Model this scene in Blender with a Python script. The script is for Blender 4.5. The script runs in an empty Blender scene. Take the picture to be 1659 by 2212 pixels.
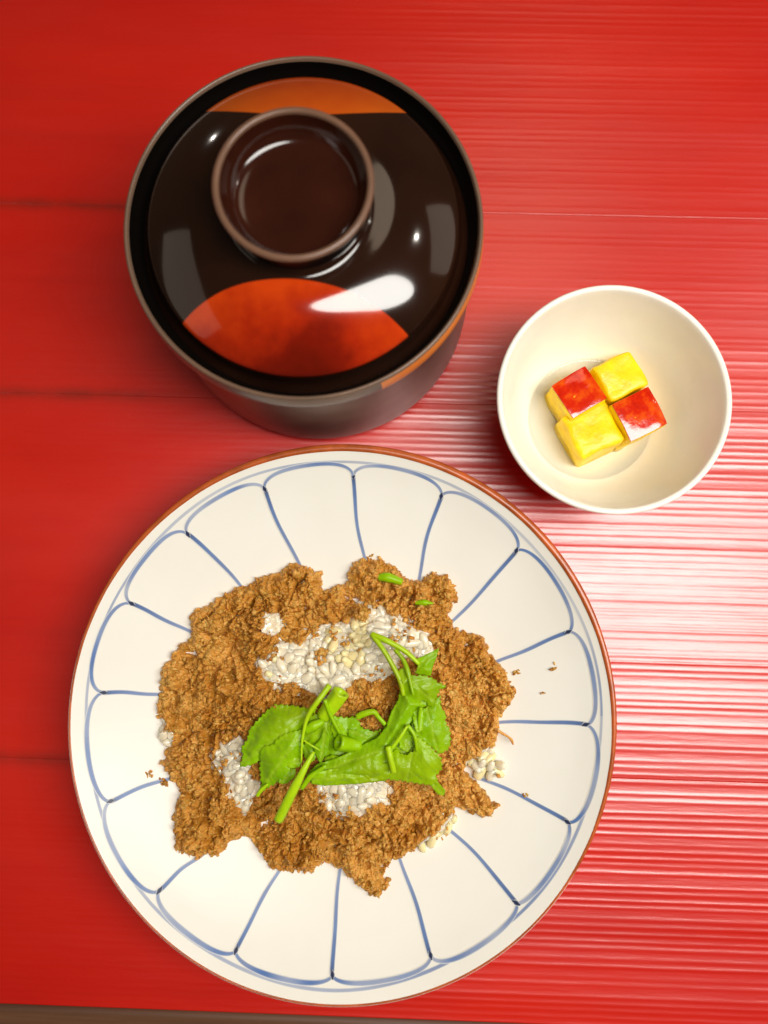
import bpy, math, random
import numpy as np
from mathutils import Vector, Matrix
from mathutils.geometry import delaunay_2d_cdt

random.seed(7)
RNG = np.random.default_rng(11)
CM = 0.01
R = math.radians
scene = bpy.context.scene
C = scene.collection

# ------------------------------------------------------------------ camera
CAM_H = 31.0
TILT, SIDE = R(5.72), R(0.71)
FPX, CX, CY = 1597.0, 829.5, 1106.0
cam_data = bpy.data.cameras.new('camera')
cam = bpy.data.objects.new('camera', cam_data)
C.objects.link(cam)
CAM_M = Matrix.Rotation(TILT, 4, 'X') @ Matrix.Rotation(SIDE, 4, 'Y')
cam.matrix_world = Matrix.Translation((0, 0, CAM_H * CM)) @ CAM_M
cam_data.sensor_width = 36.0
cam_data.lens = 36.0 * FPX / 2212.0
cam_data.clip_start = 0.01
cam_data.clip_end = 20
cam_data.dof.use_dof = True
cam_data.dof.focus_distance = 0.283
cam_data.dof.aperture_fstop = 4.8
scene.camera = cam

# ------------------------------------------------------------------ world and lamps
w = bpy.data.worlds.new('World')
scene.world = w
w.use_nodes = True
w.node_tree.nodes['Background'].inputs[0].default_value = (1.0, 0.72, 0.50, 1)
w.node_tree.nodes['Background'].inputs[1].default_value = 0.045


def lamp(name, loc, target, sx, sy, radiance, color, shape='RECTANGLE'):
    d = bpy.data.lights.new(name, 'AREA')
    d.shape = shape
    d.size, d.size_y = sx * CM, sy * CM
    d.energy = radiance * math.pi * d.size * d.size_y * (math.pi / 4 if shape == 'ELLIPSE' else 1)
    d.color = color
    o = bpy.data.objects.new(name, d)
    C.objects.link(o)
    o.location = Vector(loc) * CM
    o.rotation_euler = (Vector(target) - Vector(loc)).to_track_quat('-Z', 'Y').to_euler()
    return o


lamp('pendant_lamp', (27, -1, 64), (8, 0, 0), 23, 68, 16.2, (1.0, 0.965, 0.90), 'ELLIPSE')
lamp('ceiling_lamp', (20, 62, 98), (0, 2, 0), 30, 42, 1.8, (1.0, 0.80, 0.58), 'ELLIPSE')
lamp('downlight', (101, 53, 107), (0, 12, 7), 5, 5, 170, (1.0, 0.92, 0.82), 'ELLIPSE')
lamp('downlight', (-87, 137, 43), (-4, 14, 7), 4, 4, 120, (1.0, 0.92, 0.82), 'ELLIPSE')
lamp('window_left', (-95, 5, 50), (0, 5, 5), 85, 46, 0.5, (1.0, 0.84, 0.68))
lamp('window_right', (100, 45, 50), (0, 5, 5), 60, 38, 0.85, (1.0, 0.84, 0.68))

scene.view_settings.view_transform = 'Standard'
scene.view_settings.look = 'None'
scene.view_settings.exposure = 0.0
scene.view_settings.gamma = 1.0
scene.cycles.use_denoising = True
scene.cycles.max_bounces = 8
scene.cycles.caustics_reflective = False
scene.cycles.caustics_refractive = False


# ------------------------------------------------------------------ helpers
def unproj(px, py, z):
    """a point of the table scene seen at (px, py) of the picture, at real height z (cm)"""
    d = CAM_M.to_3x3() @ Vector(((px - CX) / FPX, -(py - CY) / FPX, -1.0))
    t = (z - CAM_H) / d.z
    return d.x * t, d.y * t


def unproj_np(P, z):
    m = np.array(CAM_M.to_3x3())
    P = np.asarray(P, float)
    d = np.c_[(P[:, 0] - CX) / FPX, -(P[:, 1] - CY) / FPX, -np.ones(len(P))] @ m.T
    t = (z - CAM_H) / d[:, 2]
    return np.c_[d[:, 0] * t, d[:, 1] * t]


def thing(name, loc, label, cat, group=None):
    o = bpy.data.objects.new(name, None)
    C.objects.link(o)
    o.empty_display_size = 0.01
    o.location = Vector(loc) * CM
    o['label'] = label
    o['category'] = cat
    if group:
        o['group'] = group
    return o


def mesh(name, V, F, mats, smooth=True, attrs=None, midx=None):
    """V in cm; F an (n,k) int array or a list of faces"""
    me = bpy.data.meshes.new(name)
    V = np.asarray(V, np.float32) * CM
    if isinstance(F, np.ndarray):
        n, k = F.shape
        me.vertices.add(len(V))
        me.vertices.foreach_set('co', V.ravel())
        me.loops.add(n * k)
        me.loops.foreach_set('vertex_index', F.astype(np.int32).ravel())
        me.polygons.add(n)
        me.polygons.foreach_set('loop_start', np.arange(0, n * k, k, dtype=np.int32))
        me.polygons.foreach_set('loop_total', np.full(n, k, np.int32))
        me.update(calc_edges=True)
    else:
        me.from_pydata([tuple(v) for v in V.tolist()], [], F)
    me.polygons.foreach_set('use_smooth', np.full(len(me.polygons), smooth))
    for m in (mats if isinstance(mats, (list, tuple)) else [mats]):
        me.materials.append(m)
    if midx is not None:
        me.polygons.foreach_set('material_index', np.asarray(midx, np.int32))
    for k, v in (attrs or {}).items():
        a = me.attributes.new(k, 'FLOAT', 'POINT')
        a.data.foreach_set('value', np.asarray(v, np.float32))
    me.validate()
    me.update()
    return me


def obj(name, me, parent=None, loc=(0, 0, 0), rot=None):
    o = bpy.data.objects.new(name, me)
    C.objects.link(o)
    o.parent = parent
    o.location = Vector(loc) * CM
    if rot is not None:
        o.rotation_euler = rot
    return o


def grid_faces(nu, nv, wrap=False):
    """quads for vertices ordered u*nv+v; wrap closes u"""
    u = np.arange(nu if wrap else nu - 1)[:, None]
    v = np.arange(nv - 1)[None, :]
    u2 = (u + 1) % nu
    return np.stack([u * nv + v, u2 * nv + v, u2 * nv + v + 1, u * nv + v + 1], -1).reshape(-1, 4)


def smooth_profile(pts, n=6):
    """Catmull-Rom through profile points"""
    P = np.array(pts, float)
    Q = np.vstack([2 * P[0] - P[1], P, 2 * P[-1] - P[-2]])
    out = []
    for i in range(1, len(Q) - 2):
        a, b, c, d = Q[i - 1], Q[i], Q[i + 1], Q[i + 2]
        for t in np.linspace(0, 1, n, endpoint=False):
            out.append(0.5 * (2 * b + (c - a) * t + (2 * a - 5 * b + 4 * c - d) * t * t
                              + (3 * b - a - 3 * c + d) * t ** 3))
    out.append(P[-1])
    return np.array(out)


def lathe(prof, seg=160):
    prof = np.asarray(prof)
    a = np.linspace(0, 2 * np.pi, seg, endpoint=False)
    V = np.stack([np.outer(np.cos(a), prof[:, 0]), np.outer(np.sin(a), prof[:, 0]),
                  np.tile(prof[:, 1], (seg, 1))], -1).reshape(-1, 3)
    return V, grid_faces(seg, len(prof), True)


_T = np.random.default_rng(5).random((256, 256))


def vnoise(x, y, seed=0):
    x = np.asarray(x) + seed * 17.31
    y = np.asarray(y) + seed * 9.77
    xi, yi = np.floor(x).astype(int), np.floor(y).astype(int)
    fx, fy = x - xi, y - yi
    fx, fy = fx * fx * (3 - 2 * fx), fy * fy * (3 - 2 * fy)
    g = lambda i, j: _T[(xi + i) & 255, (yi + j) & 255]
    return (g(0, 0) * (1 - fx) + g(1, 0) * fx) * (1 - fy) + (g(0, 1) * (1 - fx) + g(1, 1) * fx) * fy


def fbm(x, y, seed=0, oct=3):
    s, a, t = 0, 1.0, 0
    for k in range(oct):
        s = s + a * vnoise(x * 2 ** k, y * 2 ** k, seed + k)
        t += a
        a *= 0.5
    return s / t


def worley(x, y, seed=0):
    x = np.asarray(x) + seed * 13.1
    y = np.asarray(y) + seed * 7.7
    xi, yi = np.floor(x).astype(int), np.floor(y).astype(int)
    f1 = np.full(x.shape, 9.0)
    f2 = np.full(x.shape, 9.0)
    for i in (-1, 0, 1):
        for j in (-1, 0, 1):
            px = xi + i + _T[(xi + i) & 255, (yi + j) & 255]
            py = yi + j + _T[(yi + j + 91) & 255, (xi + i + 37) & 255]
            d = np.hypot(px - x, py - y)
            f2 = np.where(d < f1, f1, np.minimum(f2, d))
            f1 = np.minimum(f1, d)
    return f1, f2


def poly_sd(px, py, poly):
    """signed distance, positive inside"""
    poly = np.asarray(poly, float)
    inside = np.zeros(px.shape, bool)
    best = np.full(px.shape, 1e9)
    n = len(poly)
    for i in range(n):
        ax, ay = poly[i]
        bx, by = poly[(i + 1) % n]
        ex, ey = bx - ax, by - ay
        t = np.clip(((px - ax) * ex + (py - ay) * ey) / (ex * ex + ey * ey + 1e-12), 0, 1)
        best = np.minimum(best, np.hypot(px - ax - t * ex, py - ay - t * ey))
        c = ((ay > py) != (by > py))
        with np.errstate(divide='ignore', invalid='ignore'):
            xx = (bx - ax) * (py - ay) / (by - ay + 1e-12) + ax
        inside ^= c & (px < xx)
    return np.where(inside, best, -best)


def sstep(a, b, x):
    t = np.clip((x - a) / (b - a), 0, 1)
    return t * t * (3 - 2 * t)


# ------------------------------------------------------------------ materials
def new_mat(name):
    m = bpy.data.materials.new(name)
    m.use_nodes = True
    nt = m.node_tree
    return m, nt, nt.nodes['Principled BSDF']


def N(nt, t, **kw):
    n = nt.nodes.new(t)
    for k, v in kw.items():
        if k.startswith('i_'):
            key = k[2:]
            n.inputs[int(key) if key.isdigit() else key.replace('_', ' ')].default_value = v
        else:
            setattr(n, k, v)
    return n


def ramp(nt, fac, stops):
    r = N(nt, 'ShaderNodeValToRGB')
    el = r.color_ramp.elements
    while len(el) < len(stops):
        el.new(0.5)
    for e, (p, c) in zip(el, stops):
        e.position = p
        e.color = (*c, 1)
    nt.links.new(fac, r.inputs[0])
    return r.outputs[0]


def noise(nt, scale, detail=3, rough=0.5, vec=None, sc=None):
    n = N(nt, 'ShaderNodeTexNoise')
    n.inputs['Scale'].default_value = scale
    n.inputs['Detail'].default_value = detail
    n.inputs['Roughness'].default_value = rough
    tc = N(nt, 'ShaderNodeTexCoord')
    src = tc.outputs['Object']
    if sc:
        mp = N(nt, 'ShaderNodeMapping')
        mp.inputs['Scale'].default_value = sc
        nt.links.new(src, mp.inputs[0])
        src = mp.outputs[0]
    nt.links.new(src, n.inputs['Vector'])
    return n.outputs['Fac']


def bump(nt, h, bsdf, strength=0.3, dist=0.001):
    b = N(nt, 'ShaderNodeBump')
    b.inputs['Strength'].default_value = strength
    b.inputs['Distance'].default_value = dist
    nt.links.new(h, b.inputs['Height'])
    nt.links.new(b.outputs[0], bsdf.inputs['Normal'])


def mixc(nt, fac, a, b, mode='MIX'):
    m = N(nt, 'ShaderNodeMix', data_type='RGBA', blend_type=mode)
    for s, v in ((0, fac), (6, a), (7, b)):
        if isinstance(v, bpy.types.NodeSocket):
            nt.links.new(v, m.inputs[s])
        else:
            m.inputs[s].default_value = v if s == 0 else (*v, 1)
    return m.outputs[2]


def math_n(nt, op, a, b=0.0, c=0.0):
    m = N(nt, 'ShaderNodeMath', operation=op)
    for i, v in enumerate((a, b, c)):
        if isinstance(v, bpy.types.NodeSocket):
            nt.links.new(v, m.inputs[i])
        else:
            m.inputs[i].default_value = v
    return m.outputs[0]


def attr(nt, name):
    a = N(nt, 'ShaderNodeAttribute')
    a.attribute_name = name
    return a.outputs['Fac']


def plain(name, col, rough=0.3, spec=0.5, coat=0.0, coat_rough=0.05, sss=0.0, sss_r=(1, .6, .3), sss_s=0.002,
          var=0.0, var_scale=60, bmp=0.0, bmp_scale=200, bmp_d=0.0005):
    m, nt, b = new_mat(name)
    b.inputs['Base Color'].default_value = (*col, 1)
    b.inputs['Roughness'].default_value = rough
    b.inputs['Specular IOR Level'].default_value = spec
    b.inputs['Coat Weight'].default_value = coat
    b.inputs['Coat Roughness'].default_value = coat_rough
    if sss:
        b.inputs['Subsurface Weight'].default_value = sss
        b.inputs['Subsurface Radius'].default_value = sss_r
        b.inputs['Subsurface Scale'].default_value = sss_s
    if var:
        f = noise(nt, var_scale, 4)
        lo = tuple(c * (1 - var) for c in col)
        hi = tuple(min(1, c * (1 + var)) for c in col)
        nt.links.new(ramp(nt, f, [(0.3, lo), (0.7, hi)]), b.inputs['Base Color'])
    if bmp:
        bump(nt, noise(nt, bmp_scale, 4), b, bmp, bmp_d)
    return m


def mat_table():
    m, nt, b = new_mat('red_lacquer')
    n1 = noise(nt, 6, 4, 0.6, sc=(0.7, 2.0, 1))
    n2 = noise(nt, 30, 5, 0.65, sc=(0.15, 3.0, 1))
    col = ramp(nt, n1, [(0.3, (0.52, 0.0040, 0.0001)), (0.7, (0.64, 0.0110, 0.0002))])
    dk = ramp(nt, n2, [(0.28, (0.55, 0.5, 0.5)), (0.45, (1, 1, 1))])
    col = mixc(nt, 0.14, col, dk, 'MULTIPLY')
    # worn dark grime gathered along the plank joints
    g = attr(nt, 'seam')
    gn = noise(nt, 60, 4, 0.6)
    gf = math_n(nt, 'MULTIPLY', g, gn)
    col = mixc(nt, math_n(nt, 'MULTIPLY', gf, 1.1), col, (0.10, 0.012, 0.004))
    nt.links.new(col, b.inputs['Base Color'])
    r = ramp(nt, noise(nt, 14, 4, 0.6, sc=(0.5, 2, 1)), [(0.3, (0.30,) * 3), (0.75, (0.375,) * 3)])
    nt.links.new(r, b.inputs['Roughness'])
    b.inputs['Specular IOR Level'].default_value = 1.0
    b.inputs['IOR'].default_value = 1.58
    bn = noise(nt, 170, 4, 0.6, sc=(0.35, 3.0, 1))
    bump(nt, bn, b, 0.14, 0.0006)
    return m


def mat_wood():
    m, nt, b = new_mat('bare_wood')
    n = noise(nt, 25, 6, 0.65, sc=(0.12, 3.0, 1))
    nt.links.new(ramp(nt, n, [(0.3, (0.05, 0.018, 0.007)), (0.55, (0.11, 0.045, 0.019)), (0.75, (0.19, 0.09, 0.04))]),
                 b.inputs['Base Color'])
    b.inputs['Roughness'].default_value = 0.55
    bump(nt, n, b, 0.3, 0.001)
    return m


def xyz(nt):
    tc = N(nt, 'ShaderNodeTexCoord')
    s = N(nt, 'ShaderNodeSeparateXYZ')
    nt.links.new(tc.outputs['Object'], s.inputs[0])
    return s.outputs


def circle_mask(nt, X, Y, cx, cy, r, soft=0.04):
    """1 inside the circle (cm)"""
    dx = math_n(nt, 'SUBTRACT', X, cx * CM)
    dy = math_n(nt, 'SUBTRACT', Y, cy * CM)
    d = math_n(nt, 'SQRT', math_n(nt, 'ADD', math_n(nt, 'MULTIPLY', dx, dx), math_n(nt, 'MULTIPLY', dy, dy)))
    v = math_n(nt, 'DIVIDE', math_n(nt, 'SUBTRACT', r * CM, d), soft * CM)
    c = N(nt, 'ShaderNodeClamp')
    nt.links.new(v, c.inputs[0])
    return c.outputs[0], d


def mat_lid():
    m, nt, b = new_mat('painted_black_lacquer')
    o = xyz(nt)
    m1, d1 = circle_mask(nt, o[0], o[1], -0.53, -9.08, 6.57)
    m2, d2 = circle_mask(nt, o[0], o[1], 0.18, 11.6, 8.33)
    blk = ramp(nt, noise(nt, 25, 3), [(0.3, (0.010, 0.0035, 0.0018)), (0.7, (0.020, 0.0065, 0.003))])
    nz = noise(nt, 35, 4, 0.6)
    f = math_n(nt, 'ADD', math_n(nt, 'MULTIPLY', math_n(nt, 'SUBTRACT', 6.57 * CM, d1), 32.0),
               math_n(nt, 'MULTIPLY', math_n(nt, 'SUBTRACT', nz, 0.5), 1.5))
    red = ramp(nt, f, [(0.0, (0.55, 0.045, 0.003)), (0.35, (0.36, 0.018, 0.002)), (0.65, (0.18, 0.007, 0.0015)), (1.0, (0.12, 0.005, 0.001))])  # bright-to-deep red gradient paints reflections in the lacquer into the crescent's colour
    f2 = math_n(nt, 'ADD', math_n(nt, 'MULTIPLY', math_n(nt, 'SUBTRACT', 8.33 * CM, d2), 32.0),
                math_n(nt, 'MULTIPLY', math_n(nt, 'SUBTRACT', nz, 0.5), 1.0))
    org = ramp(nt, f2, [(0.0, (0.50, 0.085, 0.005)), (0.5, (0.42, 0.050, 0.004)), (1.0, (0.26, 0.018, 0.003))])  # far crescent: ceiling reflection painted in as a brighter orange gradient
    m0, d0 = circle_mask(nt, o[0], o[1], 0, 0, 5.50)
    c = mixc(nt, math_n(nt, 'MULTIPLY', m1, m0), blk, red)
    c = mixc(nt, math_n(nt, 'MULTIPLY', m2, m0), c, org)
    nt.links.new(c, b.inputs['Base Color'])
    b.inputs['Roughness'].default_value = 0.10
    b.inputs['Specular IOR Level'].default_value = 0.6
    b.inputs['Coat Weight'].default_value = 0.3
    b.inputs['Coat Roughness'].default_value = 0.04
    bump(nt, noise(nt, 40, 2), b, 0.10, 0.0006)
    return m


def mat_bowl_body():
    m, nt, b = new_mat('bowl_lacquer')
    o = xyz(nt)
    ang = math_n(nt, 'ARCTAN2', o[1], o[0])
    blk = ramp(nt, noise(nt, 25, 3), [(0.3, (0.06, 0.026, 0.018)), (0.7, (0.20, 0.135, 0.11))])
    up = math_n(nt, 'GREATER_THAN', o[2], 6.52 * CM)
    a1 = math_n(nt, 'GREATER_THAN', ang, -1.12)
    a2 = math_n(nt, 'LESS_THAN', ang, 0.25)
    f = math_n(nt, 'MULTIPLY', up, math_n(nt, 'MULTIPLY', a1, a2))
    c = mixc(nt, f, blk, (0.62, 0.17, 0.02))
    nt.links.new(c, b.inputs['Base Color'])
    b.inputs['Roughness'].default_value = 0.38
    b.inputs['Specular IOR Level'].default_value = 1.0
    bump(nt, noise(nt, 60, 3), b, 0.15, 0.0006)
    return m


def mat_glaze():
    m, nt, b = new_mat('cream_porcelain')
    n = noise(nt, 18, 4)
    base = ramp(nt, n, [(0.3, (0.775, 0.745, 0.665)), (0.7, (0.82, 0.80, 0.73))])
    sp = N(nt, 'ShaderNodeTexVoronoi')
    sp.inputs['Scale'].default_value = 110
    tc = N(nt, 'ShaderNodeTexCoord')
    nt.links.new(tc.outputs['Object'], sp.inputs['Vector'])
    s = ramp(nt, sp.outputs['Distance'], [(0.03, (1, 1, 1)), (0.06, (0, 0, 0))])
    keep = math_n(nt, 'GREATER_THAN', noise(nt, 45, 1), 0.66)
    sf = math_n(nt, 'MULTIPLY', math_n(nt, 'MULTIPLY', s, keep), 0.35)
    base = mixc(nt, sf, base, (0.30, 0.24, 0.18))
    nt.links.new(base, b.inputs['Base Color'])
    b.inputs['Roughness'].default_value = 0.28
    b.inputs['Specular IOR Level'].default_value = 0.25
    bump(nt, noise(nt, 22, 2), b, 0.25, 0.0008)
    return m


def mat_blue():
    """cobalt brush line bleeding softly into the glaze: attribute ink = strength, dark = pooled pigment"""
    m, nt, b = new_mat('cobalt_brush_line')
    ink, dark = attr(nt, 'ink'), attr(nt, 'dark')
    nz = noise(nt, 120, 4, 0.6)
    blue = ramp(nt, nz, [(0.3, (0.028, 0.105, 0.33)), (0.7, (0.055, 0.16, 0.42))])
    blue = mixc(nt, dark, blue, (0.012, 0.022, 0.065))
    c = mixc(nt, ink, (0.80, 0.775, 0.70), blue)
    nt.links.new(c, b.inputs['Base Color'])
    b.inputs['Roughness'].default_value = 0.30
    b.inputs['Specular IOR Level'].default_value = 0.2
    return m


def mat_topping():
    m, nt, b = new_mat('brown_crumble')
    t = attr(nt, 'tone')
    n = noise(nt, 260, 5, 0.7)
    f = math_n(nt, 'ADD', math_n(nt, 'MULTIPLY', n, 0.7), math_n(nt, 'MULTIPLY', t, 0.5))
    lowf = noise(nt, 32, 3, 0.5)
    f = math_n(nt, 'ADD', f, math_n(nt, 'MULTIPLY', math_n(nt, 'SUBTRACT', lowf, 0.5), 0.75))
    nt.links.new(ramp(nt, f, [(0.25, (0.28, 0.102, 0.008)), (0.5, (0.50, 0.208, 0.020)), (0.8, (0.72, 0.37, 0.080))]),
                 b.inputs['Base Color'])
    b.inputs['Roughness'].default_value = 0.42
    b.inputs['Specular IOR Level'].default_value = 0.40
    b.inputs['Subsurface Weight'].default_value = 0.4
    b.inputs['Subsurface Radius'].default_value = (1, 0.4, 0.15)
    b.inputs['Subsurface Scale'].default_value = 0.0018
    bump(nt, noise(nt, 700, 4, 0.65), b, 0.7, 0.0006)
    return m


def mat_leaf(name, a, bcol, trans=0.25):
    m, nt, b = new_mat(name)
    v = attr(nt, 'vein')
    n = noise(nt, 90, 4, 0.6)
    c = ramp(nt, n, [(0.3, a), (0.7, bcol)])
    ylw = ramp(nt, noise(nt, 38, 3, 0.5), [(0.46, (0, 0, 0)), (0.66, (1, 1, 1))])
    c = mixc(nt, math_n(nt, 'MULTIPLY', ylw, 0.75), c, (0.30, 0.42, 0.003))
    c = mixc(nt, v, c, (0.40, 0.58, 0.03))
    nt.links.new(c, b.inputs['Base Color'])
    b.inputs['Roughness'].default_value = 0.30
    b.inputs['Specular IOR Level'].default_value = 0.30
    bump(nt, noise(nt, 260, 4, 0.65), b, 0.6, 0.0007)
    tr = N(nt, 'ShaderNodeBsdfTranslucent')
    nt.links.new(c, tr.inputs[0])
    ms = N(nt, 'ShaderNodeMixShader')
    ms.inputs[0].default_value = trans
    out = nt.nodes['Material Output']
    nt.links.new(b.outputs[0], ms.inputs[1])
    nt.links.new(tr.outputs[0], ms.inputs[2])
    nt.links.new(ms.outputs[0], out.inputs[0])
    return m


def mat_broth():
    m, nt, b = new_mat('clear_broth')
    nt.nodes.remove(b)
    t = N(nt, 'ShaderNodeBsdfTransparent')
    t.inputs[0].default_value = (1.0, 0.985, 0.92, 1)
    g = N(nt, 'ShaderNodeBsdfGlossy')
    g.inputs['Roughness'].default_value = 0.03
    fr = N(nt, 'ShaderNodeFresnel')
    fr.inputs[0].default_value = 1.33
    ms = N(nt, 'ShaderNodeMixShader')
    nt.links.new(fr.outputs[0], ms.inputs[0])
    nt.links.new(t.outputs[0], ms.inputs[1])
    nt.links.new(g.outputs[0], ms.inputs[2])
    nt.links.new(ms.outputs[0], nt.nodes['Material Output'].inputs[0])
    return m


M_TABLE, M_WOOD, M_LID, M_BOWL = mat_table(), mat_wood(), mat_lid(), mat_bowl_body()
M_GLAZE, M_BLUE, M_TOP = mat_glaze(), mat_blue(), mat_topping()
M_BLACK = plain('black_lacquer_inside', (0.003, 0.002, 0.0015), 0.35, 0.25)
M_RING = plain('brown_rubbed_lacquer', (0.155, 0.080, 0.048), 0.30, 0.5, var=0.15, bmp=0.1)
M_BRIM = plain('bowl_rim_lacquer', (0.15, 0.090, 0.058), 0.30, 0.5, var=0.15, bmp=0.1)
M_IRON = plain('iron_brown_glaze', (0.42, 0.085, 0.015), 0.25, 0.5, var=0.3, var_scale=120)
M_WHITE = plain('ivory_porcelain', (0.88, 0.845, 0.755), 0.16, 0.45, var=0.02, bmp=0.08, bmp_scale=25, bmp_d=0.0008)
M_RICE = plain('cooked_rice', (0.86, 0.77, 0.59), 0.12, 0.9, sss=1.0, sss_r=(1, .95, .85), sss_s=0.0018, var=0.05, var_scale=300, bmp=0.15, bmp_scale=400)
M_RICEY = plain('stained_rice', (0.92, 0.76, 0.42), 0.14, 0.7, sss=1.0, sss_r=(1, .9, .7), sss_s=0.0018, var=0.12, var_scale=250, bmp=0.15, bmp_scale=400)
for _m in (M_RICE, M_RICEY):
    _b = _m.node_tree.nodes['Principled BSDF']
    _b.inputs['Transmission Weight'].default_value = 0.08
    _b.inputs['IOR'].default_value = 1.38
M_LEAF = mat_leaf('herb_leaf', (0.20, 0.44, 0.0015), (0.37, 0.66, 0.002))
M_LEAF2 = mat_leaf('herb_leaf_pale', (0.28, 0.54, 0.0015), (0.44, 0.74, 0.003))
M_STEM = mat_leaf('herb_stem', (0.36, 0.60, 0.004), (0.52, 0.76, 0.008), 0.08)
M_YEL = plain('yellow_flesh', (0.96, 0.62, 0.001), 0.36, 0.45, sss=0.35, sss_r=(1, .7, .1), sss_s=0.003, var=0.14, var_scale=160, bmp=0.6, bmp_scale=330, bmp_d=0.0007)


def mat_skin():
    m, nt, b = new_mat('glossy_red_skin')
    n = noise(nt, 130, 5, 0.6)
    c = ramp(nt, n, [(0.3, (0.36, 0.004, 0.001)), (0.50, (0.58, 0.018, 0.002)), (0.66, (0.72, 0.10, 0.004)), (0.8, (0.80, 0.26, 0.01))])
    sp = noise(nt, 420, 2, 0.5)
    c = mixc(nt, ramp(nt, sp, [(0.70, (0, 0, 0)), (0.74, (1, 1, 1))]), c, (0.85, 0.35, 0.02))
    nt.links.new(c, b.inputs['Base Color'])
    b.inputs['Roughness'].default_value = 0.12
    b.inputs['Coat Weight'].default_value = 0.5
    bump(nt, noise(nt, 140, 3), b, 0.35, 0.0008)
    return m


M_SKIN = mat_skin()
M_BROTH = mat_broth()

# ------------------------------------------------------------------ table
table = thing('table', (0, 0, 0), 'red lacquered wooden table with raised grain lines under the dishes', 'table')
YAW = R(-1.6)
table.rotation_euler = (0, 0, YAW)
ct, st = math.cos(-YAW), math.sin(-YAW)


def to_table(x, y):
    return x * ct - y * st, x * st + y * ct


YF = to_table(*unproj(878, 2201, 0))[1]            # front edge of the red top
seams = [to_table(*unproj(100, yy, 0))[1] for yy in (1640, 850, 440)]
edges = [YF] + seams + [34.0]
_rp = np.random.default_rng(3)
ys_all, prof_all = np.arange(YF, 34.0, 0.035), None
g = np.zeros_like(ys_all)
y = YF
while y < 34:                                      # grain ridges stand proud in uneven bundles
    n = _rp.integers(2, 6)
    for _ in range(n):
        h, wd = _rp.uniform(0.008, 0.016), _rp.uniform(0.055, 0.085)
        g += h * np.exp(-((ys_all - y) / wd) ** 2)
        y += _rp.uniform(0.24, 0.31)
    y += _rp.uniform(0.10, 0.30)
g += 0.010 * np.sin(ys_all * 1.9) + 0.006 * np.sin(ys_all * 4.3 + 1)
xs = np.linspace(-45, 45, 150)
for k in range(4):
    y0, y1 = edges[k] + (0.0005 if k else 0), edges[k + 1] - 0.0005
    yy = np.linspace(y0, y1, max(12, int((y1 - y0) / 0.035)))
    Y, X = np.meshgrid(yy, xs, indexing='ij')
    wob = 0.035 * (fbm(X * 0.06, Y * 0.15, 40) - 0.5)
    amp = 0.55 + 0.9 * fbm(X * 0.12, Y * 1.2, 50)
    amp = amp * (0.15 + 0.85 * sstep(-9, 4, X)) * (1 - 0.55 * sstep(5, 14, Y))
    Z = np.interp(Y + wob * 2, ys_all, g) * amp
    Z = Z + 0.004 * (fbm(X * 1.1, Y * 5, 60) - 0.5)
    dseam = np.minimum(np.abs(Y - y0) if k else 9, np.abs(Y - y1))
    leftness = 0.05 + 0.95 * sstep(-7, -13, X)
    Z = Z - 0.004 * np.exp(-(dseam / 0.05) ** 2) * leftness
    seam_a = np.exp(-(dseam / 0.30) ** 2) * leftness * (0.4 + 0.6 * vnoise(X * 0.35, Y * 0, 70 + k))
    V = np.stack([X, Y, Z], -1).reshape(-1, 3)
    n0, n1 = len(yy), len(xs)
    F = grid_faces(n0, n1)[:, ::-1]
    # side and underside of the plank
    A = seam_a.ravel()
    nv = len(V)
    ring = np.concatenate([np.arange(n1), np.arange(1, n0) * n1 + n1 - 1,
                           (n0 - 1) * n1 + np.arange(n1 - 2, -1, -1), np.arange(n0 - 2, 0, -1) * n1])
    Vb = V[ring].copy()
    Vb[:, 2] = -1.8
    m = len(ring)
    i = np.arange(m)
    side = np.stack([ring[i], nv + i, nv + (i + 1) % m, ring[(i + 1) % m]], -1)
    V = np.vstack([V, Vb])
    A = np.concatenate([A, np.zeros(m)])
    F = np.vstack([F, side])
    obj('plank', mesh('plank', V, F, M_TABLE, attrs={'seam': A}), table)
# bare wooden edging along the near side
xs2 = np.linspace(-45, 45, 120)
yy = np.concatenate([[YF - 0.10], np.linspace(YF - 0.14, YF - 6.9, 24), [YF - 7.0]])
Y, X = np.meshgrid(yy, xs2, indexing='ij')
Z = -0.22 + 0.02 * (fbm(X * 0.3, Y * 3, 80) - 0.5)
Z[0] = -1.8
Z[-1] = -1.8
obj('edge_strip', mesh('edge_strip', np.stack([X, Y, Z], -1).reshape(-1, 3), grid_faces(len(yy), len(xs2))[:, ::-1], M_WOOD), table)

# ------------------------------------------------------------------ plate
PX, PY = -1.94, -4.81
PR = 10.12
plate_prof_r = np.array([0, 2, 4, 5, 6, 7, 8, 8.8, 9.4, 9.8, 10.05])
plate_prof_z = np.array([0.75, 0.77, 0.86, 0.98, 1.18, 1.47, 1.84, 2.20, 2.54, 2.80, 2.97])


def pz(r):
    return np.interp(r, _pr, _pz)


_sp = smooth_profile(np.c_[plate_prof_r, plate_prof_z], 8)
_pr, _pz = _sp[:, 0], _sp[:, 1]
plate = thing('plate', (PX, PY, 0), 'round cream porcelain plate with blue brushed petal outlines and brown rim holding rice', 'plate')
outer = smooth_profile([(10.05, 2.97), (10.12, 3.0), (10.15, 2.93), (9.9, 2.60), (9.0, 1.95), (7.5, 1.20), (6.3, 0.78), (5.9, 0.6),
                        (5.8, 0.05), (5.6, 0.0), (5.4, 0.05), (5.3, 0.45), (3, 0.42), (0.001, 0.42)], 5)
V, F = lathe(np.vstack([_sp, outer[1:]]), 220)
a = np.arctan2(V[:, 1], V[:, 0])
obj('plate_body', mesh('plate_body', V, F[:, ::-1], M_GLAZE), plate)
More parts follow.
